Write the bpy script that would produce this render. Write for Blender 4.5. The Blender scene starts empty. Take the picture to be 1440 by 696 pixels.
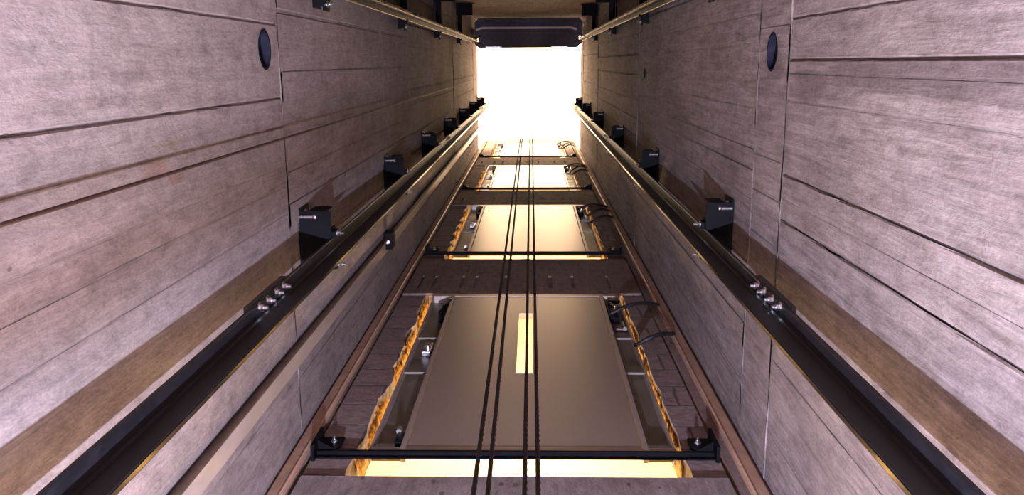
import bpy, bmesh, math, random
from mathutils import Vector, Matrix, noise

R = random.Random(7)
col = bpy.context.scene.collection
FP = 3.185                       # storey height
WL, WR, WB, WF = -0.84, 0.75, -0.65, 1.33   # shaft faces
ZB, ZT, ZH = -1.7, 13.4, 15.2    # pit floor, top of side walls, top of front and back walls

# ------------------------------------------------------------------ materials
def nodes(name):
    m = bpy.data.materials.new(name); m.use_nodes = True
    nt = m.node_tree; b = nt.nodes['Principled BSDF']
    return m, nt, b
def N(nt, t, **kw):
    n = nt.nodes.new(t)
    for k, v in kw.items():
        if k in n.inputs: n.inputs[k].default_value = v
        else: setattr(n, k, v)
    return n
def L(nt, a, b): nt.links.new(a, b)
def mth(nt, op, a, b=None, c=None):
    n = nt.nodes.new('ShaderNodeMath'); n.operation = op
    for i, v in enumerate((a, b, c)):
        if v is None: continue
        if isinstance(v, (int, float)): n.inputs[i].default_value = v
        else: L(nt, v, n.inputs[i])
    return n.outputs[0]
def ramp(nt, fac, stops):
    r = nt.nodes.new('ShaderNodeValToRGB'); L(nt, fac, r.inputs[0])
    e = r.color_ramp.elements
    while len(e) < len(stops): e.new(0.5)
    for i, (p, c) in enumerate(stops):
        e[i].position = p; e[i].color = (*c, 1) if len(c) == 3 else c
    return r.outputs[0]
def mixc(nt, fac, a, b, mode='MIX'):
    n = nt.nodes.new('ShaderNodeMix'); n.data_type = 'RGBA'; n.blend_type = mode
    for s, v in ((n.inputs[0], fac), (n.inputs[6], a), (n.inputs[7], b)):
        if isinstance(v, (int, float)): s.default_value = v
        elif isinstance(v, tuple): s.default_value = (*v, 1)
        else: L(nt, v, s)
    return n.outputs[2]
def objmap(nt, scale):
    tc = nt.nodes.new('ShaderNodeTexCoord'); mp = nt.nodes.new('ShaderNodeMapping')
    mp.inputs['Scale'].default_value = scale; L(nt, tc.outputs['Object'], mp.inputs['Vector'])
    return mp.outputs[0]

def concrete(name, c1, c2, grain=1.0, rough=.85, pits=1.0, stain=(.2,.15,.13), spots=()):
    m, nt, b = nodes(name)
    big = N(nt, 'ShaderNodeTexNoise', Scale=2.3, Detail=6.0, Roughness=.65); L(nt, objmap(nt, (1,1,.6)), big.inputs['Vector'])
    base = mixc(nt, ramp(nt, big.outputs[0], [(.3,(0,0,0)),(.7,(1,1,1))]), c1, c2)
    gr = N(nt, 'ShaderNodeTexNoise', Scale=1.0, Detail=7.0, Roughness=.6, Distortion=.9); L(nt, objmap(nt, (38,38,3.2)), gr.inputs['Vector'])
    g2 = N(nt, 'ShaderNodeTexNoise', Scale=1.0, Detail=4.0, Roughness=.7); L(nt, objmap(nt, (120,120,7)), g2.inputs['Vector'])
    gsum = mth(nt, 'MULTIPLY_ADD', g2.outputs[0], .5, gr.outputs[0])
    base = mixc(nt, 1.0, base, ramp(nt, gsum, [(.45,(1-.42*grain,1-.44*grain,1-.45*grain)),(.95,(1.14,1.14,1.14))]), 'MULTIPLY')
    # dark wood-grain stains left by the formwork
    st = N(nt, 'ShaderNodeTexNoise', Scale=1.6, Detail=3.0); L(nt, objmap(nt, (1.5,1.7,1.0)), st.inputs['Vector'])
    sf = mth(nt, 'MULTIPLY', ramp(nt, st.outputs[0], [(.56,(0,0,0)),(.70,(1,1,1))]), ramp(nt, gr.outputs[0], [(.42,(0,0,0)),(.6,(1,1,1))]))
    base = mixc(nt, mth(nt, 'MULTIPLY', sf, .45*grain), base, stain)
    for (sy, sz, ry, rz, k, scol) in spots:                 # stains with a place of their own
        tcs = nt.nodes.new('ShaderNodeTexCoord'); sp3 = nt.nodes.new('ShaderNodeSeparateXYZ'); L(nt, tcs.outputs['Object'], sp3.inputs[0])
        dy = mth(nt, 'DIVIDE', mth(nt, 'SUBTRACT', sp3.outputs[1], sy), ry); dz = mth(nt, 'DIVIDE', mth(nt, 'SUBTRACT', sp3.outputs[2], sz), rz)
        dd = mth(nt, 'ADD', mth(nt, 'MULTIPLY', dy, dy), mth(nt, 'MULTIPLY', dz, dz))
        dd = mth(nt, 'MULTIPLY_ADD', gr.outputs[0], 1.4, mth(nt, 'SUBTRACT', dd, .7))
        base = mixc(nt, mth(nt, 'MULTIPLY', ramp(nt, dd, [(.3,(1,1,1)),(.95,(0,0,0))]), k), base, scol)
    # pits and specks
    vo = N(nt, 'ShaderNodeTexVoronoi', Scale=1.0); L(nt, objmap(nt, (22,22,13)), vo.inputs['Vector'])
    rnd = mth(nt, 'GREATER_THAN', N_sep(nt, vo.outputs['Color']), .72)
    pit = mth(nt, 'MULTIPLY', mth(nt, 'LESS_THAN', vo.outputs['Distance'], .19), rnd)
    base = mixc(nt, mth(nt, 'MULTIPLY', pit, .7*pits), base, (.10,.07,.065))
    sp = N(nt, 'ShaderNodeTexNoise', Scale=160.0, Detail=2.0)
    L(nt, objmap(nt, (1,1,.5)), sp.inputs['Vector'])
    base = mixc(nt, 1.0, base, ramp(nt, sp.outputs[0], [(.3,(.88,.87,.88)),(.7,(1.08,1.08,1.08))]), 'MULTIPLY')
    L(nt, base, b.inputs['Base Color'])
    b.inputs['Roughness'].default_value = rough
    b.inputs['Specular IOR Level'].default_value = .12
    mo = N(nt, 'ShaderNodeTexNoise', Scale=24.0, Detail=9.0, Roughness=.72, Distortion=.3); L(nt, objmap(nt, (1,1,.55)), mo.inputs['Vector'])
    h = mth(nt, 'MULTIPLY_ADD', mo.outputs[0], 1.5, mth(nt, 'MULTIPLY', gsum, .6*grain))
    base = mixc(nt, 1.0, base, ramp(nt, mo.outputs[0], [(.34,(.76,.74,.74)),(.5,(1,1,1)),(.66,(1.16,1.16,1.16))]), 'MULTIPLY')
    L(nt, base, b.inputs['Base Color'])
    h = mth(nt, 'ADD', h, mth(nt, 'MULTIPLY', pit, -1.2*pits))
    h = mth(nt, 'MULTIPLY_ADD', sp.outputs[0], .25, h)
    h = mth(nt, 'MULTIPLY_ADD', big.outputs[0], 1.2, h)
    bp = N(nt, 'ShaderNodeBump', Strength=.55, Distance=.006); L(nt, h, bp.inputs['Height'])
    L(nt, bp.outputs[0], b.inputs['Normal'])
    return m
def N_sep(nt, colr):
    s = nt.nodes.new('ShaderNodeSeparateColor'); L(nt, colr, s.inputs[0]); return s.outputs[0]

def blockwork(name):
    m, nt, b = nodes(name)
    tc = nt.nodes.new('ShaderNodeTexCoord'); sx = nt.nodes.new('ShaderNodeSeparateXYZ'); L(nt, tc.outputs['Object'], sx.inputs[0])
    cb = nt.nodes.new('ShaderNodeCombineXYZ'); L(nt, sx.outputs[0], cb.inputs[0]); L(nt, sx.outputs[2], cb.inputs[1])
    wob = N(nt, 'ShaderNodeTexNoise', Scale=7.0, Detail=3.0)
    L(nt, tc.outputs['Object'], wob.inputs['Vector'])
    vm = nt.nodes.new('ShaderNodeVectorMath'); vm.operation = 'MULTIPLY_ADD'
    L(nt, wob.outputs['Color'], vm.inputs[0]); vm.inputs[1].default_value = (.03,.03,0); L(nt, cb.outputs[0], vm.inputs[2])
    br = N(nt, 'ShaderNodeTexBrick', Scale=1.0); L(nt, vm.outputs[0], br.inputs['Vector'])
    br.inputs['Mortar Size'].default_value = .006; br.inputs['Brick Width'].default_value = .4; br.inputs['Row Height'].default_value = .2
    br.inputs['Mortar Smooth'].default_value = .3
    br.inputs['Color1'].default_value = (.27,.205,.195,1); br.inputs['Color2'].default_value = (.235,.17,.165,1); br.inputs['Mortar'].default_value = (.12,.085,.08,1)
    no = N(nt, 'ShaderNodeTexNoise', Scale=18.0, Detail=8.0, Roughness=.7); L(nt, tc.outputs['Object'], no.inputs['Vector'])
    base = mixc(nt, 1.0, br.outputs[0], ramp(nt, no.outputs[0], [(.3,(.6,.58,.58)),(.7,(1.25,1.2,1.2))]), 'MULTIPLY')
    L(nt, base, b.inputs['Base Color']); b.inputs['Roughness'].default_value = .92
    h = mth(nt, 'MULTIPLY_ADD', br.outputs['Fac'], -1.0, mth(nt, 'MULTIPLY', no.outputs[0], 1.1))
    bp = N(nt, 'ShaderNodeBump', Strength=.7, Distance=.012); L(nt, h, bp.inputs['Height']); L(nt, bp.outputs[0], b.inputs['Normal'])
    return m

def simple(name, c, rough=.5, metal=0.0, spec=.5, var=.15, scale=30, bump=0.0):
    m, nt, b = nodes(name)
    no = N(nt, 'ShaderNodeTexNoise', Scale=float(scale), Detail=5.0, Roughness=.65)
    L(nt, objmap(nt, (1,1,.4)), no.inputs['Vector'])
    lo = tuple(v*(1-var) for v in c); hi = tuple(min(1, v*(1+var)) for v in c)
    L(nt, mixc(nt, ramp(nt, no.outputs[0], [(.35,(0,0,0)),(.65,(1,1,1))]), lo, hi), b.inputs['Base Color'])
    L(nt, mth(nt, 'MULTIPLY_ADD', no.outputs[0], .16, rough-.08), b.inputs['Roughness'])
    b.inputs['Metallic'].default_value = metal; b.inputs['Specular IOR Level'].default_value = spec
    if bump:
        bp = N(nt, 'ShaderNodeBump', Strength=bump, Distance=.004); L(nt, no.outputs[0], bp.inputs['Height']); L(nt, bp.outputs[0], b.inputs['Normal'])
    return m

M = {}
M['conc_l'] = concrete('board_marked_concrete', (.225,.18,.172), (.335,.28,.272), .6, pits=1.0, spots=((.225,1.88,.022,.08,.4,(.24,.12,.08)),(.262,1.98,.016,.05,.4,(.24,.12,.08)),(.18,1.96,.012,.10,.5,(.22,.17,.10)),(-.02,1.9,.05,.25,.25,(.25,.2,.19))))
M['conc_r'] = concrete('board_marked_concrete_veined', (.23,.185,.18), (.36,.305,.30), 1.15, pits=.6, spots=((.03,1.75,.055,.75,.75,(.13,.10,.10)),(.07,2.35,.06,.22,.6,(.13,.10,.10)),(.0,2.72,.09,.14,.6,(.15,.12,.12)),(.16,2.6,.2,.1,.3,(.2,.16,.16))))
M['conc_b'] = concrete('back_wall_concrete', (.23,.15,.11), (.31,.21,.155), 1.0)
M['slab'] = concrete('rough_slab_concrete', (.19,.13,.115), (.29,.215,.20), .6)
M['block'] = blockwork('rough_blockwork')
M['plaster'] = simple('painted_plaster', (.80,.74,.62), .9, var=.05, scale=4)
M['foam'] = simple('expanding_foam', (.62,.29,.055), .75, var=.75, scale=45, bump=.8)
M['rail'] = simple('oily_black_steel', (.012,.011,.014), .46, 0.0, .28, .35, 60, .1)
M['rail_cast'] = simple('speckled_black_steel', (.05,.048,.05), .6, 0, .4, .6, 260, .5)
M['bright'] = simple('bare_machined_steel', (.50,.44,.34), .28, 1.0, .5, .06, 6)
M['black'] = simple('black_painted_steel', (.003,.003,.005), .6, 0, .08, .3, 50, .1)
M['edge'] = simple('worn_steel_edge', (.42,.36,.28), .20, 1.0, .5, .1, 40)
M['zinc'] = simple('zinc_plated_steel', (.75,.75,.80), .28, 1.0, .5, .1, 40)
M['door'] = simple('satin_coated_door_steel', (.46,.37,.32), .34, .5, .5, .04, 70)
M['frame'] = simple('satin_frame_steel', (.46,.37,.33), .38, .4, .5, .05, 50)
M['recess'] = simple('folded_dark_steel', (.20,.165,.14), .45, .5, .5, .1, 30)
M['rope'] = simple('greased_wire_rope', (.028,.022,.022), .5, .2, .4, .4, 200, .4)
M['cable'] = simple('dark_brown_cable', (.05,.025,.02), .6, 0, .3, .2, 80)
M['rubber'] = simple('black_rubber', (.012,.011,.012), .5, 0, .4, .2, 80)
M['tan'] = simple('batten_warm_light_tan', (.50,.30,.21), .5, 0, .4, .15, 25, .2)  # warm light on the batten edge, put into the orange-tan colour
M['pale'] = simple('pale_cement_strip', (.38,.31,.28), .30, 0, .5, .12, 12, .1)
M['brown'] = simple('dark_brown_pipe', (.075,.045,.035), .7, 0, .2, .25, 30)
M['cw'] = simple('dark_violet_grey_iron', (.07,.055,.075), .6, 0, .4, .2, 20)
m, nt, b = nodes('window_glass'); b.inputs['Transmission Weight'].default_value = 1; b.inputs['Roughness'].default_value = .05; b.inputs['Base Color'].default_value = (1,.96,.85,1); b.inputs['IOR'].default_value = 1.1
M['glass'] = m

M['palepaint'] = simple('pale_grey_paint', (.75,.72,.68), .4, 0, .5, .05, 20)
M['liner'] = simple('dark_hole_shade', (.016,.017,.028), .95, 0, .0, .2, 40)  # shade inside the wall holes, put into a near-black colour
# ------------------------------------------------------------------ helpers
def link(name, bm, mat, parent=None, smooth=False, mats=None):
    me = bpy.data.meshes.new(name)
    bmesh.ops.recalc_face_normals(bm, faces=bm.faces)
    bm.to_mesh(me); bm.free()
    for q in (mats or [mat]): me.materials.append(q)
    if smooth:
        for p in me.polygons: p.use_smooth = True
    o = bpy.data.objects.new(name, me); col.objects.link(o)
    if parent: o.parent = parent
    return o
def empty(name, loc, label, cat, group=None, kind=None):
    o = bpy.data.objects.new(name, None); col.objects.link(o); o.location = loc; o.empty_display_size = .05
    return tag(o, label, cat, group, kind)
def tag(o, label=None, cat=None, group=None, kind=None):
    if label: o['label'] = label
    if cat: o['category'] = cat
    if group: o['group'] = group
    if kind: o['kind'] = kind
    return o
def box(bm, x0, x1, y0, y1, z0, z1, bev=0.0):
    vs = [bm.verts.new((x, y, z)) for x in (x0, x1) for y in (y0, y1) for z in (z0, z1)]
    fs = [bm.faces.new([vs[i] for i in f]) for f in ((0,1,3,2),(4,6,7,5),(0,4,5,1),(2,3,7,6),(0,2,6,4),(1,5,7,3))]
    bmesh.ops.recalc_face_normals(bm, faces=fs)
    if bev:
        es = list({e for f in fs for e in f.edges})
        bmesh.ops.bevel(bm, geom=es, offset=bev, segments=2, affect='EDGES', profile=.6)
def prism(bm, pts, a0, a1, axis='z'):
    """extrude a 2D outline along an axis; pts are the two other coords in x,y,z order"""
    def mk(p, a):
        return {'z': (p[0], p[1], a), 'y': (p[0], a, p[1]), 'x': (a, p[0], p[1])}[axis]
    A = [bm.verts.new(mk(p, a0)) for p in pts]; B = [bm.verts.new(mk(p, a1)) for p in pts]
    n = len(pts)
    bm.faces.new(A); bm.faces.new(B[::-1])
    for i in range(n): bm.faces.new((A[i], B[i], B[(i+1) % n], A[(i+1) % n]))
def cyl(bm, p, axis, r, h, n=12, r2=None):
    """cylinder from point p along axis vector for length h"""
    ax = Vector(axis).normalized(); q = ax.to_track_quat('Z', 'Y').to_matrix().to_4x4()
    bmesh.ops.create_cone(bm, cap_ends=True, segments=n, radius1=r, radius2=r if r2 is None else r2, depth=h,
                          matrix=Matrix.Translation(Vector(p) + ax*h/2) @ q)
def tube(bm, pts, r, n=8):
    pts = [Vector(p) for p in pts]; rings = []
    for i, p in enumerate(pts):
        t = (pts[min(i+1, len(pts)-1)] - pts[max(i-1, 0)]).normalized()
        u = t.cross(Vector((0,0,1)) if abs(t.z) < .9 else Vector((1,0,0))).normalized(); v = t.cross(u)
        rings.append([bm.verts.new(p + r*(u*math.cos(a) + v*math.sin(a))) for a in [2*math.pi*k/n for k in range(n)]])
    for a, b_ in zip(rings, rings[1:]):
        for k in range(n): bm.faces.new((a[k], a[(k+1) % n], b_[(k+1) % n], b_[k]))
    bm.faces.new(rings[0][::-1]); bm.faces.new(rings[-1])
def bolt(bm, p, axis, r=.009, h=.012):
    cyl(bm, p, axis, r*1.5, h*.2, 16)
    cyl(bm, Vector(p) + Vector(axis).normalized()*h*.2, axis, r, h*.6, 6)
    cyl(bm, Vector(p) + Vector(axis).normalized()*h*.8, axis, r*.55, h*.7, 10)
def copy_tree(o, parent=None):
    c = o.copy(); col.objects.link(c); c.parent = parent
    for ch in [q for q in bpy.data.objects if q.parent == o]: copy_tree(ch, c)
    return c

# ------------------------------------------------------------------ board-marked side walls
def board_wall(name, wx, sgn, sections, holes, mat, y0, y1, seed, thick=.22):
    """concrete face at x = wx, solid on the sgn side, cast in lifts; every lift has its own row of boards"""
    rr = random.Random(seed); bm = bmesh.new()
    def X(h): return wx + sgn*h          # h > 0 : deeper into the wall
    for (za, zb, edges) in sections:
        if edges is None:
            edges = []; y = y0 + rr.uniform(.08, .2)
            while y < y1 - .06:
                edges.append((y, rr.choice((.003, .005, .007, .010, .013)))); y += rr.uniform(.07, .24)
        lift = rr.uniform(-.001, .003)
        nz = max(2, int((zb - za)/.09)); zs = [za + (zb-za)*i/nz for i in range(nz+1)]
        bounds = [(y0, 0)] + list(edges) + [(y1, 0)]
        cells = []; hset = None
        # columns of y positions
        for i in range(len(bounds)-1):
            (a, ga), (b_, gb) = bounds[i], bounds[i+1]
            h = lift + rr.uniform(-.0018, .0018)*(1 if zb < 5 else 2)
            cells.append((a, b_, ga, gb, h))
        for ci, (a, b_, ga, gb, h) in enumerate(cells):
            hole = next((q for q in holes if a < q[0]-q[2]*1.3 and b_ > q[0]+q[2]*1.3 and za < q[1]-q[2]*1.3 and zb > q[1]+q[2]*1.3), None)
            wg = .0025 if zb < 5 else .006
            ys = [a + wg, a + wg + .0035, b_ - wg - .0035, b_ - wg]
            zz = list(zs)
            if hole:
                hy, hz, hr, hd = hole; s = hr*1.25
                ys = sorted(ys + [hy-s, hy+s]); zz = sorted([z for z in zs if abs(z-hz) > s+.02] + [hz-s, hz+s])
            def hh(y, z):
                e = 0
                if y <= a + wg + .0005: e = ga
                elif y >= b_ - wg - .0005: e = gb
                n = noise.noise(Vector((y*9, z*2.2, seed*3.1)))
                n2 = noise.noise(Vector((y*2, z*14, seed*5.7)))
                k = .0 if (hole and abs(y-hole[0]) < .1 and abs(z-hole[1]) < .16) else 1
                return h + (.0012*n + e*(.55+1.1*n2) if e else .0012*n*k)
            G = [[bm.verts.new((X(hh(y, z)), y, z)) for z in zz] for y in ys]
            for i in range(len(ys)-1):
                for j in range(len(zz)-1):
                    if hole and abs((ys[i]+ys[i+1])/2-hy) < s and abs((zz[j]+zz[j+1])/2-hz) < s:
                        q = [G[i][j], G[i+1][j], G[i+1][j+1], G[i][j+1]]
                        K = 24; c1 = []; c2 = []
                        for k in range(K):
                            t = 2*math.pi*k/K + math.pi*1.25
                            rj = hr*(1 + .012*math.sin(3*t+1))
                            c1.append(bm.verts.new((X(h), hy + rj*math.cos(t), hz + rj*math.sin(t))))
                            c2.append(bm.verts.new((X(h+hd), hy + rj*.94*math.cos(t), hz + rj*.94*math.sin(t))))
                        # start angle 225 deg is corner (a,a); quarters follow (y+), so corner order q matches
                        for c in range(4):
                            for k in range(K//4):
                                k0 = (c*K//4 + k - K//8) % K
                                bm.faces.new((q[c], c1[k0], c1[(k0+1) % K]))
                            k0 = (c*K//4 + K//8) % K
                            bm.faces.new((q[c], c1[k0], q[(c+1) % 4]))
                        for k in range(K): bm.faces.new((c1[k], c2[k], c2[(k+1) % K], c1[(k+1) % K]))
                        bm.faces.new(c2)
                        continue
                    bm.faces.new((G[i][j], G[i+1][j], G[i+1][j+1], G[i][j+1]))
            if ci:                                            # floor of the groove between two boards
                for j in range(len(pz)-1):
                    pass
                g = max(ga*.9, .0004)
                v = [bm.verts.new((X(lift+g*1.0), yy, z)) for yy, z in ((a-wg-.0005, za), (a+wg+.0005, za), (a+wg+.0005, zb), (a-wg-.0005, zb))]
                bm.faces.new(v)
            pz = zz
        # seam groove above this lift
        sg_ = .016 if zb < 3 else .035
        v = [bm.verts.new((X(.006 if zb < 3 else .020), y, z)) for y, z in ((y0, zb-.004), (y1, zb-.004), (y1, zb+sg_+.003), (y0, zb+sg_+.003))]
        bm.faces.new(v)
        n = 90; A = []; B = []
        for i in range(n+1):                                  # broken fin of cement along the seam
            y = y0 + (y1-y0)*i/n
            w = .004 + .006*abs(noise.noise(Vector((y*16, zb, seed)))); d = max(0, .0045*noise.noise(Vector((y*7, zb*3, seed+2))) + .001)
            A.append((bm.verts.new((X(-.0005), y, zb - w)), bm.verts.new((X(-d - .0005), y, zb)), bm.verts.new((X(.004), y, zb + w))))
        for p, q in zip(A, A[1:]):
            bm.faces.new((p[0], q[0], q[1], p[1])); bm.faces.new((p[1], q[1], q[2], p[2]))
    ztop = sections[-1][1]; zbot = sections[0][0]
    if True:                                                  # the body of the wall behind the face
        xa, xb = X(.012), X(thick)
        vs = [(xa, zbot), (xb, zbot), (xb, ztop), (xa, ztop)]
        B = [[bm.verts.new((x, y, z)) for x, z in vs] for y in (y0, y1)]
        bm.faces.new(B[0]); bm.faces.new(B[1][::-1])
        bm.faces.new((B[0][1], B[1][1], B[1][2], B[0][2]))    # outer face
        bm.faces.new((B[0][0], B[1][0], B[1][1], B[0][1]))
        t = [bm.verts.new((X(h), y, ztop)) for h, y in ((-.001, y0), (-.001, y1), (thick, y1), (thick, y0))]
        bm.faces.new(t)
    me_o = bpy.data.meshes.new(name); bm.to_mesh(me_o); bm.free(); me_o.materials.append(mat)
    o = bpy.data.objects.new(name, me_o); col.objects.link(o)
    return o
g = lambda *a: [(y, d if d > .0055 else d*.4) for y, d in a]
sl = [(ZB, 2.88, g((-.42,.003),(-.33,.002),(-.127,.007),(.110,.007),(.205,.001),(.335,.003),(.405,.001),(.50,.003),(.60,.002),(.735,.002),(.83,.002),(1.1,.002),(1.2,.003))),
      (2.896, 5.93, g((-.45,.003),(-.30,.003),(-.173,.007),(-.06,.002),(.02,.003),(.13,.002),(.24,.002),(.36,.003),(.47,.003),(.56,.002),(.68,.004),(.80,.002),(.97,.002),(1.12,.003))),
      (5.965, 9.3, None), (9.335, 12.4, None), (12.435, ZT, None)]
tag(board_wall('wall_left', WL, -1, sl, [(-.045, 2.73, .058, .20)], M['conc_l'], WB-.001, WF+.2, 3), 'long board-marked concrete shaft wall with a dark cable across it', 'wall', kind='structure')
sr = [(ZB, 2.56, g((-.40,.003),(-.30,.004),(-.12,.006),(-.004,.009),(.034,.002),(.112,.004),(.20,.002),(.26,.001),(.33,.007),(.40,.002),(.467,.007),(.56,.002),(.79,.002),(.91,.003),(1.04,.002),(1.16,.003))),
      (2.576, 2.90, g((-.25,.004),(-.105,.002),(.065,.001),(.3,.002),(.42,.003),(.56,.002),(.8,.002),(1.0,.003))),
      (2.916, 6.14, g((-.43,.003),(-.29,.006),(-.16,.003),(-.06,.002),(.0,.001),(.15,.001),(.215,.003),(.30,.003),(.37,.002),(.47,.003),(.58,.002),(.68,.003),(.81,.002),(.9,.003),(1.0,.003),(1.13,.002),(1.25,.003))),
      (6.175, 9.9, None), (9.935, 12.8, None), (12.835, ZT, None)]
tag(board_wall('wall_right', WR, 1, sr, [(-.028, 2.745, .055, .20), (.075, 5.80, .03, .08)], M['conc_r'], WB-.001, WF+.2, 11), 'long pale board-marked concrete shaft wall with strong wood grain', 'wall', kind='structure')

for nm, xx, sg, y, z, r_, dp, lab in (('l', WL, -1, -.045, 2.73, .0635, .19, 'dark round sleeve added to darken a hole in the left concrete wall'), ('r', WR, 1, -.028, 2.745, .060, .19, 'dark round sleeve added to darken a hole in the right concrete wall'), ('s', WR, 1, .075, 5.80, .033, .07, 'tiny dark liner added to darken a small hole in the right wall, further up the shaft')):  # dark linings added so the holes read as shaded inside
    bm = bmesh.new(); K = 24; ra = []
    for (h, rr_) in ((-.0025, r_), (-.0025, r_*.88), (dp, r_*.84), (dp, r_*.87)):
        ra.append([bm.verts.new((xx + sg*h, y + rr_*math.cos(2*math.pi*k/K), z + rr_*math.sin(2*math.pi*k/K))) for k in range(K)])
    for p, q in zip(ra, ra[1:]):
        for k in range(K): bm.faces.new((p[k], p[(k+1) % K], q[(k+1) % K], q[k]))
    bm.faces.new(ra[2])
    tag(link('hole_shade_liner', bm, M['liner']), lab, 'liner')

# back wall: boards across its own face, turned
bm = bmesh.new()
box(bm, WL-.22, WR+.22, WB-.22, WB-.004, ZB, ZH)
zz = ZB
rb = random.Random(5)
while zz < ZH - .2:
    x = WL - .01
    z2 = min(zz + FP - .012, ZH)
    while x < WR:
        w = rb.uniform(.12, .26); x2 = min(x+w-.004, WR+.01)
        d = rb.uniform(0, .003)
        box(bm, x, x2, WB-.02, WB - d, zz, z2)
        x += w
    zz += FP
tag(link('wall_back', bm, M['conc_b']), 'brown concrete shaft wall behind the counterweight rails', 'wall', kind='structure')

bm = bmesh.new(); box(bm, WL-.22, WR+.22, WB-.22, WF+.2, ZB-.2, ZB)
tag(link('floor', bm, M['slab']), 'concrete floor of the lift pit', 'floor', kind='structure')

# ------------------------------------------------------------------ front wall with the four landing openings
FRL, FRR = -.571, .498            # outer edges of the door frames
OPL, OPR = -.618, .526            # sides of the rough openings
SB = [2.738 + FP*i for i in range(-1, 4)]       # frame bottoms (first one is below the view)
FH = 2.065                        # frame height
GAP = .165                        # open slot under a frame, sill angle included
bm = bmesh.new()
def jag(p, q, amp, seed, n):
    out = []
    for i in range(n):
        t = i/n
        a = amp*noise.noise(Vector((t*n*.35, seed, 1.7)))*1.6 + amp*.5*noise.noise(Vector((t*n*1.1, seed, 9.7)))
        d = Vector((q[0]-p[0], q[1]-p[1])).normalized()
        out.append((p[0] + (q[0]-p[0])*t - d.y*a, p[1] + (q[1]-p[1])*t + d.x*a))
    return out
CL, CR = -.762, .640              # joints between the infill and the corner posts
for i, s in enumerate(SB):
    top = s + FH + .012; bot = s - GAP
    # left and right infill piers, ragged towards the frame
    prism(bm, [(CL, top), (CL, bot)] + jag((OPL, bot), (OPL, top), .018, i+1, 40) + [(OPL, top)], WF, WF+.10, 'y')
    prism(bm, [(CR, bot), (CR, top)] + jag((OPR, top), (OPR, bot), .008, i+21, 40) + [(OPR, bot)], WF, WF+.10, 'y')
    # the beam band under the next opening, ragged along its upper edge
    nb = s + FP - GAP
    a = jag((CR, nb), (CL, nb), .012, i+41, 60)
    # end portions rise to the sill at the corners
    if i < len(SB)-1:
        prism(bm, [(CL, top), (CR, top)] + a + [(CL, nb)], WF, WF+.10, 'y')
    else:
        prism(bm, [(CL, top), (CR, top), (CR, ZH), (CL, ZH)], WF, WF+.10, 'y')
front = link('wall_front', bm, None, mats=[M['block']])
tag(front, 'rough brown blockwork wall holding the landing doors', 'wall', kind='structure')
# concrete beam faces cover each band, with small pockets left in them
for i, s in enumerate(SB[:-1]):
    z0, z1 = s + FH + .014, s + FP - GAP - (.014 if i == 0 else .045)
    bm = bmesh.new(); xs = [CL+.004]; pk = []
    rp = random.Random(30+i); x = CL + .07
    while x < CR - .14:
        w = rp.uniform(.014, .03); pk.append((x, x+w)); x += w + rp.uniform(.05, .2)
    pz0, pz1 = z0 + .12, z0 + .42
    x = CL + .004; yf = WF - .012
    box(bm, CL+.004, CR-.004, yf, WF+.02, z0, pz0); box(bm, CL+.004, CR-.004, yf, WF+.02, pz1, z1)
    for (a, b_) in pk + [(CR-.004, CR-.004)]:
        if a > x: box(bm, x, a, yf, WF+.02, pz0, pz1)
        x = b_
    tag(link('beam_landing', bm, M['conc_l'] if i == 0 else M['slab']), '%s concrete beam' % ('pale', 'dark', 'dark', 'dark')[i] + ' with small pockets, %s' % ('below the lowest landing door', 'between the lowest and second landing doors', 'between the second and third landing doors', 'between the third and topmost landing doors')[i], 'beam', kind='structure')

for nm, x0, x1, x2, lab in (('pier_left', WL, CL-.014, -1, 'left'), ('pier_right', CR+.014, WR, 1, 'right')):
    bm = bmesh.new(); box(bm, x0, x1, WF-.004, WF+.10, ZB, ZH)
    tag(link('wall_corner_' + lab, bm, M['slab']), 'narrow concrete corner strip beside the %s end of the blockwork' % lab, 'wall', kind='structure')

# landings behind the openings
for i, s in enumerate(SB):
    f = s - .33; c = s + FH + .42
    bm = bmesh.new(); X0, X1, Y0, Y1 = -1.7, 1.6, WF+.10, 3.4
    box(bm, X0-.1, X0, Y0, Y1, f, c); box(bm, X1, X1+.1, Y0, Y1, f, c); box(bm, X0-.1, X1+.1, Y1, Y1+.1, f, c)
    box(bm, X0, WL+.01, Y0, Y0+.1, f, c); box(bm, WR-.01, X1, Y0, Y0+.1, f, c)
    tag(link('wall_landing', bm, M['plaster']), 'pale plaster wall of a lit landing', 'wall', kind='structure')
    bm = bmesh.new(); box(bm, X0-.1, X1+.1, Y0, Y1+.1, c, s + FP - .33 if i < 4 else c+.2)
    tag(link('ceiling_landing', bm, M['plaster']), 'pale plaster ceiling of a lit landing', 'ceiling', kind='structure')
    if i == 0:
        continue
    ld = bpy.data.lights.new('landing_lamp', 'POINT'); ld.energy = 170; ld.color = (1, .72, .34); ld.shadow_soft_size = .12
    lo = bpy.data.objects.new('landing_lamp', ld); col.objects.link(lo); lo.location = (-.05, 2.45, s + 1.35)

# foam beads between frame and masonry
def foam_bead(x0, x1, z0, z1, seed, parent=None):
    bm = bmesh.new(); n = 260; rows = []
    for i in range(n+1):
        z = z0 + (z1-z0)*i/n; row = []
        for j in range(9):
            t = j/8; a = math.pi*t
            w = (x1-x0)
            r_ = noise.noise(Vector((z*19, j*.7, seed)))*.30 + noise.noise(Vector((z*60, j*1.3, seed)))*.5
            row.append(bm.verts.new((x0 + w*t, WF + .10 - .075*math.sin(a)*(1 + r_*.9) - .012*r_, z)))
        rows.append(row)
    for p, q in zip(rows, rows[1:]):
        for j in range(8): bm.faces.new((p[j], p[j+1], q[j+1], q[j]))
    return bm

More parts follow.
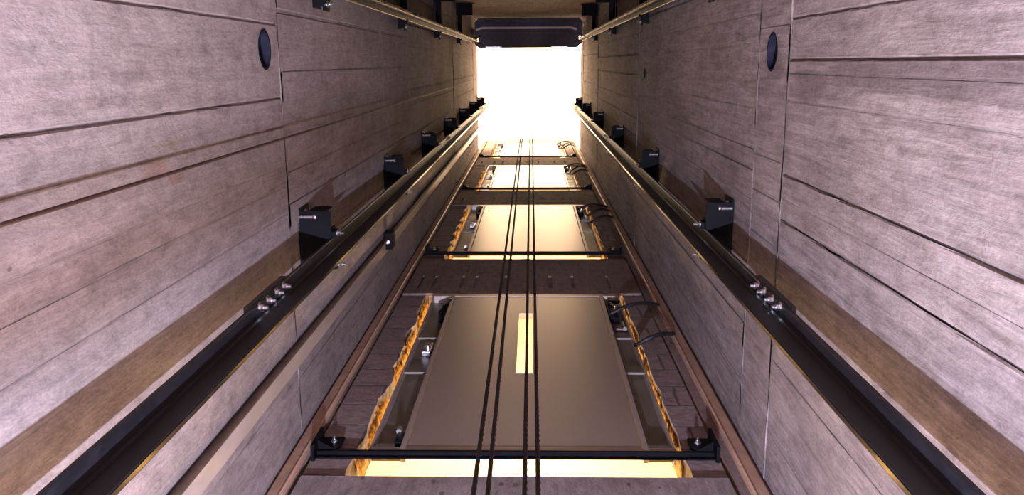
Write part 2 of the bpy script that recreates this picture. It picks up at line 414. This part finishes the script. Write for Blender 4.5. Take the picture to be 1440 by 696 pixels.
# ------------------------------------------------------------------ landing doors
place = ('lowest', 'second', 'third', 'topmost')
def make_door(k):
    s = SB[k+1]
    root = empty('door_%d' % (k+1), ((FRL+FRR)/2, WF, s), '', 'door', kind='structure')
    cx = (FRL+FRR)/2; ox, oy, oz = cx, WF, s
    LL, LR = -.440, .382
    def P(bm): bmesh.ops.translate(bm, verts=bm.verts, vec=(-ox, -oy, -oz)); return bm
    y0, y1 = WF - .012, WF + .034
    bm = bmesh.new()                                          # outer frame
    box(bm, FRL, FRL+.008, y0, y1, s, s+FH, .001); box(bm, FRR-.008, FRR, y0, y1, s, s+FH, .001)
    box(bm, LL-.022, LL-.004, y0-.006, y1, s+.012, s+FH-.03, .001); box(bm, LR+.004, LR+.022, y0-.006, y1, s+.012, s+FH-.03, .001)
    box(bm, FRL, FRR, y0-.002, y1, s+FH-.055, s+FH, .002); box(bm, FRL, FRR, y0-.004, y0+.012, s, s+.028, .002)
    link('door_frame', P(bm), M['frame'], root)
    for a, b_ in ((FRL+.008, LL-.022), (LR+.022, FRR-.008)):  # pressed-in side channels
        bm = bmesh.new(); box(bm, a, b_, y1-.008, y1, s+.02, s+FH-.05)
        link('side_channel', P(bm), M['recess'], root)
        for zr in (.80, 1.28):
            bm = bmesh.new(); box(bm, a, b_, y0+.008, y0+.018, s+zr, s+zr+.012, .001)
            link('channel_rib', P(bm), M['recess'], root)
    bm = bmesh.new()                                          # leaf
    z0, z1 = s+.034, s+FH-.062
    if k == 0:
        wx0, wx1, wz0, wz1 = -.074, .006, 3.506, 4.412
        box(bm, LL, wx0, y0, y0+.034, z0, z1); box(bm, wx1, LR, y0, y0+.034, z0, z1)
        box(bm, wx0, wx1, y0, y0+.034, z0, wz0); box(bm, wx0, wx1, y0, y0+.034, wz1, z1)
        bmesh.ops.remove_doubles(bm, verts=bm.verts, dist=1e-4)
    else:
        box(bm, LL, LR, y0, y0+.034, z0, z1, .002)
    leaf = link('door_leaf', P(bm), M['door'], root)
    if k == 0:
        bm = bmesh.new(); box(bm, wx0+.001, wx1-.001, y0+.015, y0+.019, wz0+.001, wz1-.001)
        tag(link('window_pane', P(bm), M['glass'], leaf), 'narrow upright glass pane glowing pale yellow')
        bm = bmesh.new(); t = .004
        box(bm, wx0, wx0+t, y0-.002, y0+.014, wz0, wz1); box(bm, wx1-t, wx1, y0-.002, y0+.014, wz0, wz1)
        box(bm, wx0+t, wx1-t, y0-.002, y0+.014, wz0, wz0+t); box(bm, wx0+t, wx1-t, y0-.002, y0+.014, wz1-t, wz1)
        link('window_bead', P(bm), M['door'], leaf)
    # lock case with roller arm in the upper right channel, hinge-side limit gear in the upper left one
    bm = bmesh.new(); a = LR+.03
    box(bm, a, a+.05, y0+.006, y1-.009, s+1.62, s+1.90, .003); box(bm, a+.012, a+.078, y0-.004, y0+.012, s+1.90, s+1.925, .002)
    lock = link('lock_case', P(bm), M['black'], root)
    bm = bmesh.new(); cyl(bm, (a+.03, y0-.012, s+1.72), (0,1,0), .016, .02, 20); tube(bm, [(a+.03, y0-.004, s+1.72), (a+.045, y0-.008, s+1.78), (a+.02, y0-.006, s+1.86)], .006)
    link('lock_roller', P(bm), M['zinc'], lock)
    bm = bmesh.new(); cyl(bm, (a+.062, y0+.012, s+1.44), (0,0,1), .011, .1, 14); box(bm, a+.02, a+.075, y0+.02, y1-.009, s+1.47, s+1.52, .002)
    link('switch_box', P(bm), M['recess'], root)
    b0 = FRL+.02
    bm = bmesh.new(); box(bm, b0+.05, b0+.085, y0+.006, y1-.009, s+1.62, s+1.86, .003)
    tube(bm, [(b0+.062, y0+.01, s+1.60), (b0+.05, y0, s+1.70), (b0+.075, y0-.004, s+1.82), (b0+.09, y0-.002, s+1.93)], .008)
    link('hinge_arm', P(bm), M['black'], root)
    bm = bmesh.new(); box(bm, b0+.03, b0+.07, y0+.012, y1-.009, s+1.08, s+1.22, .004); cyl(bm, (b0+.05, y0, s+1.15), (0,1,0), .013, .014, 16)
    tag(link('door_closer_clip', P(bm), M['zinc'], root), 'bright zinc clip')
    bm = bmesh.new(); cyl(bm, (b0+.088, y0-.012, s+1.93), (0,1,0), .009, .02, 14)
    link('hinge_pin', P(bm), M['zinc'], root)
    bm = bmesh.new(); box(bm, LL-.05, LL-.024, y0-.004, y0+.02, s+.07, s+.15, .003)
    tag(link('hinge', P(bm), M['black'], root), 'small black lower hinge')
    bm = bmesh.new(); cyl(bm, (LL-.046, y0-.006, s+.15), (0,0,1), .010, .03, 14)
    link('hinge_pin', P(bm), M['zinc'], root)
    return root
labs = ['tall grey-brown steel landing door with a narrow lit window, lowest in the shaft',
        'beige shining landing door without a window, second up the shaft',
        'almost white landing door, third up the shaft',
        'glaring white landing door at the very top of the shaft']
for k in range(4):
    make_door(k)['label'] = labs[k]
    s = SB[k+1]
    for side, a, b_ in (('left', OPL-.016, FRL-.002), ('right', FRR+.002, OPR+.010)):
        bm = foam_bead(a + (-.016 if side == 'left' else .010), b_ - (.022 if side == 'left' else .0), s-.02, s+FH-.02, k*7 + len(side))
        tag(link('foam_bead', bm, M['foam'], smooth=True), 'bead of rough orange expanding foam along the %s edge of the %s landing door' % (side, place[k]), 'foam', 'foam beads around the landing doors')

# steel angle and its end brackets under each door
def sill(k):
    s = SB[k+1]
    r = empty('sill_angle', (0, WF, s-.02), 'thin dark steel angle running under the %s landing door' % place[k], 'steel angle', 'sill angles')
    bm = bmesh.new()
    box(bm, CL+.01, CR-.01, -.020, -.002, .004, .018, .001); box(bm, CL+.01, CR-.01, -.006, -.002, -.016, .004)
    link('angle_bar', bm, M['black'], r)
    for side, x, sg in (('left', CL+.005, 1), ('right', CR-.005, -1)):
        b_ = empty('angle_bracket', (x, WF, s-.02), 'small black folded bracket holding the %s end of the %s sill angle' % (side, place[k]), 'bracket', 'sill angle end brackets')
        bm = bmesh.new()
        box(bm, min(0, sg*.012), max(0, sg*.012), -.060, -.001, -.035, .12, .002)
        prism(bm, [(0, .12), (sg*.085, .12), (sg*.085, .05), (sg*.07, .020), (0, .020)], -.020, -.012, 'y')
        link('plate', bm, M['black'], b_)
        bm = bmesh.new(); prism(bm, [(0, -.020), (0, -.060), (sg*.07, -.020)], .019, .024, 'z'); link('gusset', bm, M['black'], b_)
        bm = bmesh.new(); bolt(bm, (sg*.055, -.020, .08), (0,-1,0), .008, .014); link('bolt', bm, M['zinc'], b_)
for k in range(4): sill(k)

# black flexible cables looping from each lock to the corner
names3 = ('upper', 'middle', 'lower')
for k in range(4):
    s = SB[k+1]
    for j, (zs_, ze, sag) in enumerate(((1.60, 1.78, .03), (1.13, 1.27, .06)) if k == 0 else ((1.72, 1.84, .03), (1.45, 1.62, .05), (1.12, 1.30, .06))):
        a = Vector((FRR-.09 if j == 0 else FRR-.01, WF-.018, s+zs_ + (.0 if j else .03))); c = Vector((CR+.05, WF-.03, s+ze))
        pts = []
        for q in range(19):
            t = q/18; p = a.lerp(c, t); p.z -= sag*math.sin(math.pi*t)**.8 + .05*t*(1-t); p.y -= .045*math.sin(math.pi*t); pts.append(p)
        bm = bmesh.new(); tube(bm, pts, .011 if k == 0 else .010, 10)
        nm = (('upper', 'lower') if k == 0 else names3)[j]
        tag(link('wire_loop', bm, M['rubber'], smooth=True), '%s of the black cable loops beside the %s landing door' % (nm, place[k]), 'cable', 'cable loops beside the doors')

# ------------------------------------------------------------------ corner battens, trunking, cables along the walls
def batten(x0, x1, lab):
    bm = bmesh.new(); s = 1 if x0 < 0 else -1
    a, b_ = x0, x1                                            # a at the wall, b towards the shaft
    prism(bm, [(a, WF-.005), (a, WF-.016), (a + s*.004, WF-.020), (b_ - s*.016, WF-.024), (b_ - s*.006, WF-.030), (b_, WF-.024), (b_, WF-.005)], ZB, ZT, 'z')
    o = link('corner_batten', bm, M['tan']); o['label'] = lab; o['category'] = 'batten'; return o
batten(WL+.010, WL+.062, 'long batten tinted tan for warm light in the corner to the left of the landing doors')
batten(WR-.012, WR-.066, 'long batten tinted tan for warm light in the corner to the right of the landing doors')

bm = bmesh.new(); box(bm, WL+.001, WL+.013, .990, 1.052, ZB, ZT+.05, .003)
tag(link('cable_trunking', bm, M['pale']), 'flat pale strip running up the left wall beside a dark pipe', 'trunking')
bm = bmesh.new(); tube(bm, [(WL+.012, .975, z) for z in (ZB, 2, 5, 9, ZT+.1)], .012, 14)
tag(link('wall_pipe', bm, M['brown'], smooth=True), 'thin dark brown pipe along the left wall beside the pale strip', 'pipe')
rc = empty('pipe_clip', (WL, .985, 4.75), 'small black clip holding the dark pipe on the left wall', 'clip')
bm = bmesh.new(); box(bm, .001, .05, -.05, .045, -.05, .05, .006); link('clip_body', bm, M['black'], rc)
bm = bmesh.new(); bolt(bm, (.025, .0, -.05), (0,0,-1), .008, .012); link('bolt', bm, M['zinc'], rc)

bm = bmesh.new(); tube(bm, [(-.80, .2345, z) for z in (ZB, 1, 4, 8, 12, ZT+1)], .0042, 10)
tag(link('governor_cable', bm, M['cable'], smooth=True), 'single dark cable stretched along the left concrete wall', 'cable')

# ------------------------------------------------------------------ guide rails
def t_rail(bm, xf, yc, s, hw, bl, ft, bt, z0, z1):
    """s = direction of the blade (+1 / -1 in x); flange back at xf"""
    p = [(xf, yc-hw), (xf+s*ft*.7, yc-hw), (xf+s*ft, yc-hw+.004), (xf+s*ft*1.6, yc-bt*.7), (xf+s*(ft*2.2), yc-bt*.5), (xf+s*bl, yc-bt*.5),
         (xf+s*bl, yc+bt*.5), (xf+s*(ft*2.2), yc+bt*.5), (xf+s*ft*1.6, yc+bt*.7), (xf+s*ft, yc+hw-.004), (xf+s*ft*.7, yc+hw), (xf, yc+hw)]
    if s > 0: p = p[::-1]
    prism(bm, p, z0, z1, 'z')
def car_rail(xf, yc, s, joints, side):
    r = empty('guide_rail', (xf, yc, ZB), 'heavy black T-shaped guide rail on the %s wall, running past the landing doors' % side, 'guide rail', 'lift car guide rails')
    zs = [ZB] + joints + [ZT+.6]
    for a, b_ in zip(zs, zs[1:]):
        bm = bmesh.new(); t_rail(bm, 0, 0, s, .0445, .070, .010, .016, a-ZB+.0005, b_-ZB-.0005)
        link('rail_length', bm, M['rail'], r)
    bm = bmesh.new(); box(bm, *sorted((s*.0702, s*.0722)), -.0045, .0045, 0, ZT+.6-ZB)
    tag(link('running_face', bm, M['edge'], r), 'bright worn edge of the blade')
    for j in joints[:3]:
        bm = bmesh.new()
        box(bm, *sorted((-s*.0, -s*.017)), -.047, .047, j-ZB-.17, j-ZB+.17, .002)
        fp = link('joint_plate', bm, M['rail_cast'], r)
        for q in (-.12, -.05, .03, .10):
            for yy in (-.031, .031):
                bm = bmesh.new(); bolt(bm, (s*.009, yy, j-ZB+q), (s,0,0), .010, .016)
                link('bolt', bm, M['zinc'], fp)
    return r
car_rail(-.735, .665, 1, [2.29, 7.4, 12.4], 'left')
car_rail(.660, .6625, -1, [2.29, 7.5, 12.5], 'right')

def cw_rail(xf, yc, s, side):
    r = empty('counterweight_rail', (xf, yc, ZB), 'slim bright steel rail near the back wall on the %s side' % side, 'guide rail', 'counterweight guide rails')
    bm = bmesh.new(); box(bm, *sorted((0, s*.007)), -.032, .032, 0, ZT+.5-ZB, .0015); box(bm, *sorted((s*.007, s*.034)), -.006, .006, 0, ZT+.5-ZB)
    link('rail_foot', bm, M['rail'], r)
    bm = bmesh.new(); box(bm, *sorted((s*.034, s*.056)), -.008, .008, 0, ZT+.5-ZB, .001)
    tag(link('rail_blade', bm, M['bright'], r), 'bright machined blade')
    bm = bmesh.new(); box(bm, *sorted((s*.0, s*.009)), .0325, .036, 0, ZT+.5-ZB, .0005)
    tag(link('rail_edge', bm, M['bright'], r), 'bright worn edge')
    return r
cw_rail(-.795, -.300, 1, 'left'); cw_rail(.705, -.330, -1, 'right')

# ------------------------------------------------------------------ rail brackets
def rail_bracket(xw, xf, yc, s, name, label, group, back=False):
    """xw wall face, xf flange back; s points into the shaft"""
    r = empty(name, (xw, yc, 0), label, 'bracket', group)
    d = abs(xf - xw); yb = -.16                                 # reach towards the back
    X = lambda a, b_: sorted((s*a, s*b_))
    bm = bmesh.new(); box(bm, *X(0, .007), yb, .045, -.055, .075, .002); link('wall_plate', bm, M['black'], r)
    bm = bmesh.new()
    prism(bm, [(s*.007, yb+.01), (s*(d+.012), yb+.01), (s*(d+.012), -.05), (s*(d-.001), -.048), (s*(d-.001), .045), (s*.007, .045)], -.055, -.047, 'z')
    link('arm', bm, M['black'], r)
    bm = bmesh.new()
    box(bm, *X(d-.009, d-.001), -.075, .073, -.047, .07, .001)
    link('rail_plate', bm, M['black'], r)
    for yy in (-.0585, .0585):
        bm = bmesh.new(); box(bm, *X(d-.001, d+.022), yy-.012, yy+.012, -.03, .03, .003); c = link('rail_clip', bm, M['black'], r)
        bm = bmesh.new(); bolt(bm, (s*(d+.022), yy, 0), (s,0,0), .009, .016); tag(link('bolt', bm, M['zinc'], c), 'shiny clip bolt')
    bm = bmesh.new(); bolt(bm, (s*.007, yb+.03, .01), (s,0,0), .012, .045); tag(link('anchor_bolt', bm, M['zinc'], r), 'shiny anchor bolt')
    bm = bmesh.new(); cyl(bm, (s*d*.10, yb+.03, -.062), (s,0,0), .007, d*.45, 14); bmesh.ops.create_icosphere(bm, subdivisions=2, radius=.010, matrix=Matrix.Translation((s*d*.6, yb+.03, -.062))); tag(link('cross_pin', bm, M['zinc'], r), 'shiny pin across the underside')
    bm = bmesh.new(); box(bm, *X(d*.35, d*.95), yb+.01, yb+.016, -.047, .06, .001)
    link('stiffener', bm, M['black'], r)
    return r
def ordn(i, n): return ('lowest', 'second from the bottom', 'third from the bottom', 'fourth from the bottom', 'fifth from the bottom', 'sixth from the bottom', 'topmost')[i if i < n-1 else 6]
for side, xw, xf, yc, s, zl in (('left', WL, -.735, .665, 1, (3.05, 4.85, 6.55, 8.3, 10.0, 11.7, 13.2)), ('right', WR, .660, .6625, -1, (3.2, 5.1, 7.1, 9.1, 11.1, 12.9))):
    proto = rail_bracket(xw, xf, yc, s, 'rail_bracket', '', 'brackets of the black car rails')
    for i, z in enumerate(zl):
        o = proto if i == 0 else copy_tree(proto)
        o.location.z = z; o['label'] = 'black steel bracket of the %s black guide rail, %s' % (side, ordn(i, len(zl)))

def cw_bracket(xw, xf, yc, s):
    r = empty('counterweight_bracket', (xw, yc, 0), '', 'bracket', 'brackets of the slim counterweight rails')
    d = abs(xf - xw); X = lambda a, b_: sorted((s*a, s*b_)); back = WB - yc + .004
    bm = bmesh.new(); box(bm, *X(0, .006), back, .09, -.05, .06, .002); link('wall_plate', bm, M['black'], r)
    bm = bmesh.new(); box(bm, *X(.006, d+.16), back, back+.008, -.05, .10, .002)
    box(bm, *X(.006, d+.14), back+.008, back+.13, -.05, -.043, .001)
    link('back_angle', bm, M['black'], r)
    bm = bmesh.new(); box(bm, *X(.006, d), -.04, .085, -.05, -.043, .001); box(bm, *X(d-.008, d-.001), -.04, .10, -.043, .05, .001); link('arm', bm, M['black'], r)
    bm = bmesh.new(); box(bm, *X(d-.03, d+.02), back+.10, -.03, -.052, -.044, .001); link('cross_arm', bm, M['black'], r)
    bm = bmesh.new(); box(bm, *X(d, d+.014), .030, .05, -.03, .03, .002); c = link('rail_clip', bm, M['black'], r)
    bm = bmesh.new(); bolt(bm, (s*(d-.001), .075, 0), (s,0,0), .008, .015); link('bolt', bm, M['zinc'], c)
    return r
for side, xw, xf, yc, s, zl in (('left', WL, -.795, -.300, 1, (3.42, 5.55, 7.6, 9.8)), ('right', WR, .705, -.330, -1, (3.52, 5.72, 7.9, 10.1))):
    proto = cw_bracket(xw, xf, yc, s)
    for i, z in enumerate(zl):
        o = proto if i == 0 else copy_tree(proto)
        o.location.z = z; o['label'] = 'black bracket of the %s slim bright rail near the back wall, %s' % (side, ('lowest', 'second from the bottom', 'third from the bottom', 'topmost')[i])

# ------------------------------------------------------------------ counterweight parked at the top
cz = 12.0
cw = empty('counterweight', (-.075, -.375, cz), 'dark counterweight hanging at the top between the slim bright rails', 'counterweight')
bm = bmesh.new(); h = .705
prism(bm, [(-h, -.16), (-h+.05, -.22), (h+.02, -.22), (h+.06, -.16), (h+.06, .018), (h+.012, .018), (h+.012, .072), (h+.06, .072), (h+.06, .10), (h-.02, .175), (-h+.05, .175), (-h, .12), (-h, .095), (-h+.052, .095), (-h+.052, .055), (-h, .055)], 0, .12, 'z')
link('bottom_channel', bm, M['cw'], cw)
bm = bmesh.new(); tube(bm, [(-h+.02, -.065, -.016), (-h+.10, -.09, -.018), (0, -.09, -.018), (h-.10, -.09, -.018), (h-.02, -.065, -.016)], .016, 12)
tag(link('buffer_bar', bm, M['palepaint'], cw), 'bright steel bar across the underside')
for x in (-.45, .45):
    bm = bmesh.new(); box(bm, x-.11, x+.11, .158, .170, -.012, -.001, .002); tag(link('guide_strip', bm, M['zinc'], cw), 'short bright strip')
for sg in (-1, 1):
    bm = bmesh.new(); box(bm, *sorted((sg*(h-.10), sg*(h-.06))), -.12, .12, .12, 2.6, .003); link('upright', bm, M['black'], cw)
    bm = bmesh.new(); box(bm, *sorted((sg*(h-.10), sg*(h-.056))), .03, .12, .121, .28, .004); link('guide_shoe', bm, M['black'], cw)
for i in range(7):
    bm = bmesh.new(); box(bm, -h+.11, h-.11, -.11, .13, .125+.31*i, .425+.31*i, .01); link('weight_block', bm, M['cw'], cw)

# ------------------------------------------------------------------ hoisting ropes
yr = .78
for j, (x0, x1, ln) in enumerate(((-.108, -.118, 'first'), (-.081, -.097, 'second'), (-.0135, -.020, 'third'), (.0115, .006, 'fourth'))):
    bm = bmesh.new(); R_ = .0048; n = 150
    pts = [(x0 + (x1-x0)*(z-1)/6, yr, z) for z in (ZB, 1, 4, 8, 12, ZH)]
    # six strands twisted around the core, modelled as a fluted section that turns
    K = 12; rings = []; Z0, Z1 = ZB, ZH; n = 700
    for i in range(n+1):
        z = Z0 + (Z1-Z0)*(i/n)**1.0; xx = x0 + (x1-x0)*(z-1)/6
        rings.append([bm.verts.new((xx + R_*(1+.13*(-1)**k)*math.cos(2*math.pi*k/K + z*40), yr + R_*(1+.13*(-1)**k)*math.sin(2*math.pi*k/K + z*40), z)) for k in range(K)])
    for p, q in zip(rings, rings[1:]):
        for k in range(K): bm.faces.new((p[k], p[(k+1) % K], q[(k+1) % K], q[k]))
    bm.faces.new(rings[0][::-1]); bm.faces.new(rings[-1])
    tag(link('hoist_rope', bm, M['rope'], smooth=True), 'dark steel hoisting rope, %s of the four from the left' % ln, 'rope', 'hoisting ropes')

# ------------------------------------------------------------------ light: sky above, work lamp down in the pit
w = bpy.data.worlds.new('World'); bpy.context.scene.world = w; w.use_nodes = True
bg = w.node_tree.nodes['Background']; bg.inputs[0].default_value = (1.0, .69, .42, 1); bg.inputs[1].default_value = 12.0
def lamp(name, loc, e, c, r):
    ld = bpy.data.lights.new(name, 'POINT'); ld.energy = e; ld.color = c; ld.shadow_soft_size = r
    o = bpy.data.objects.new(name, ld); col.objects.link(o); o.location = loc; return o
lamp('pit_work_lamp', (0, .83, -.5), 930, (.72, .745, 1.0), .012)

# ------------------------------------------------------------------ camera
f, u, v = 1200.0, 28.0, -260.0
a = Vector((u, v, f)).normalized()
r = Vector((1, -.006, 0)); r = (r - a*r.dot(a)).normalized(); d = a.cross(r)
toW = lambda p: Vector((p.dot(r), p.dot(d), p.dot(a)))
cx_, cy_, cz_ = toW(Vector((1,0,0))), toW(Vector((0,-1,0))), toW(Vector((0,0,-1)))
cam = bpy.data.cameras.new('camera'); co = bpy.data.objects.new('camera', cam); col.objects.link(co)
co.matrix_world = Matrix(((cx_.x, cy_.x, cz_.x, 0), (cx_.y, cy_.y, cz_.y, 0), (cx_.z, cy_.z, cz_.z, 0), (0,0,0,1)))
cam.sensor_width = 36; cam.lens = 36*f/1440; cam.clip_start = .02
sc = bpy.context.scene; sc.camera = co
sc.view_settings.view_transform = 'Standard'; sc.view_settings.look = 'None'; sc.view_settings.gamma = 1; sc.view_settings.exposure = 0
sc.view_settings.use_curve_mapping = False
sc.cycles.use_denoising = True
sc.cycles.max_bounces = 12; sc.cycles.diffuse_bounces = 4
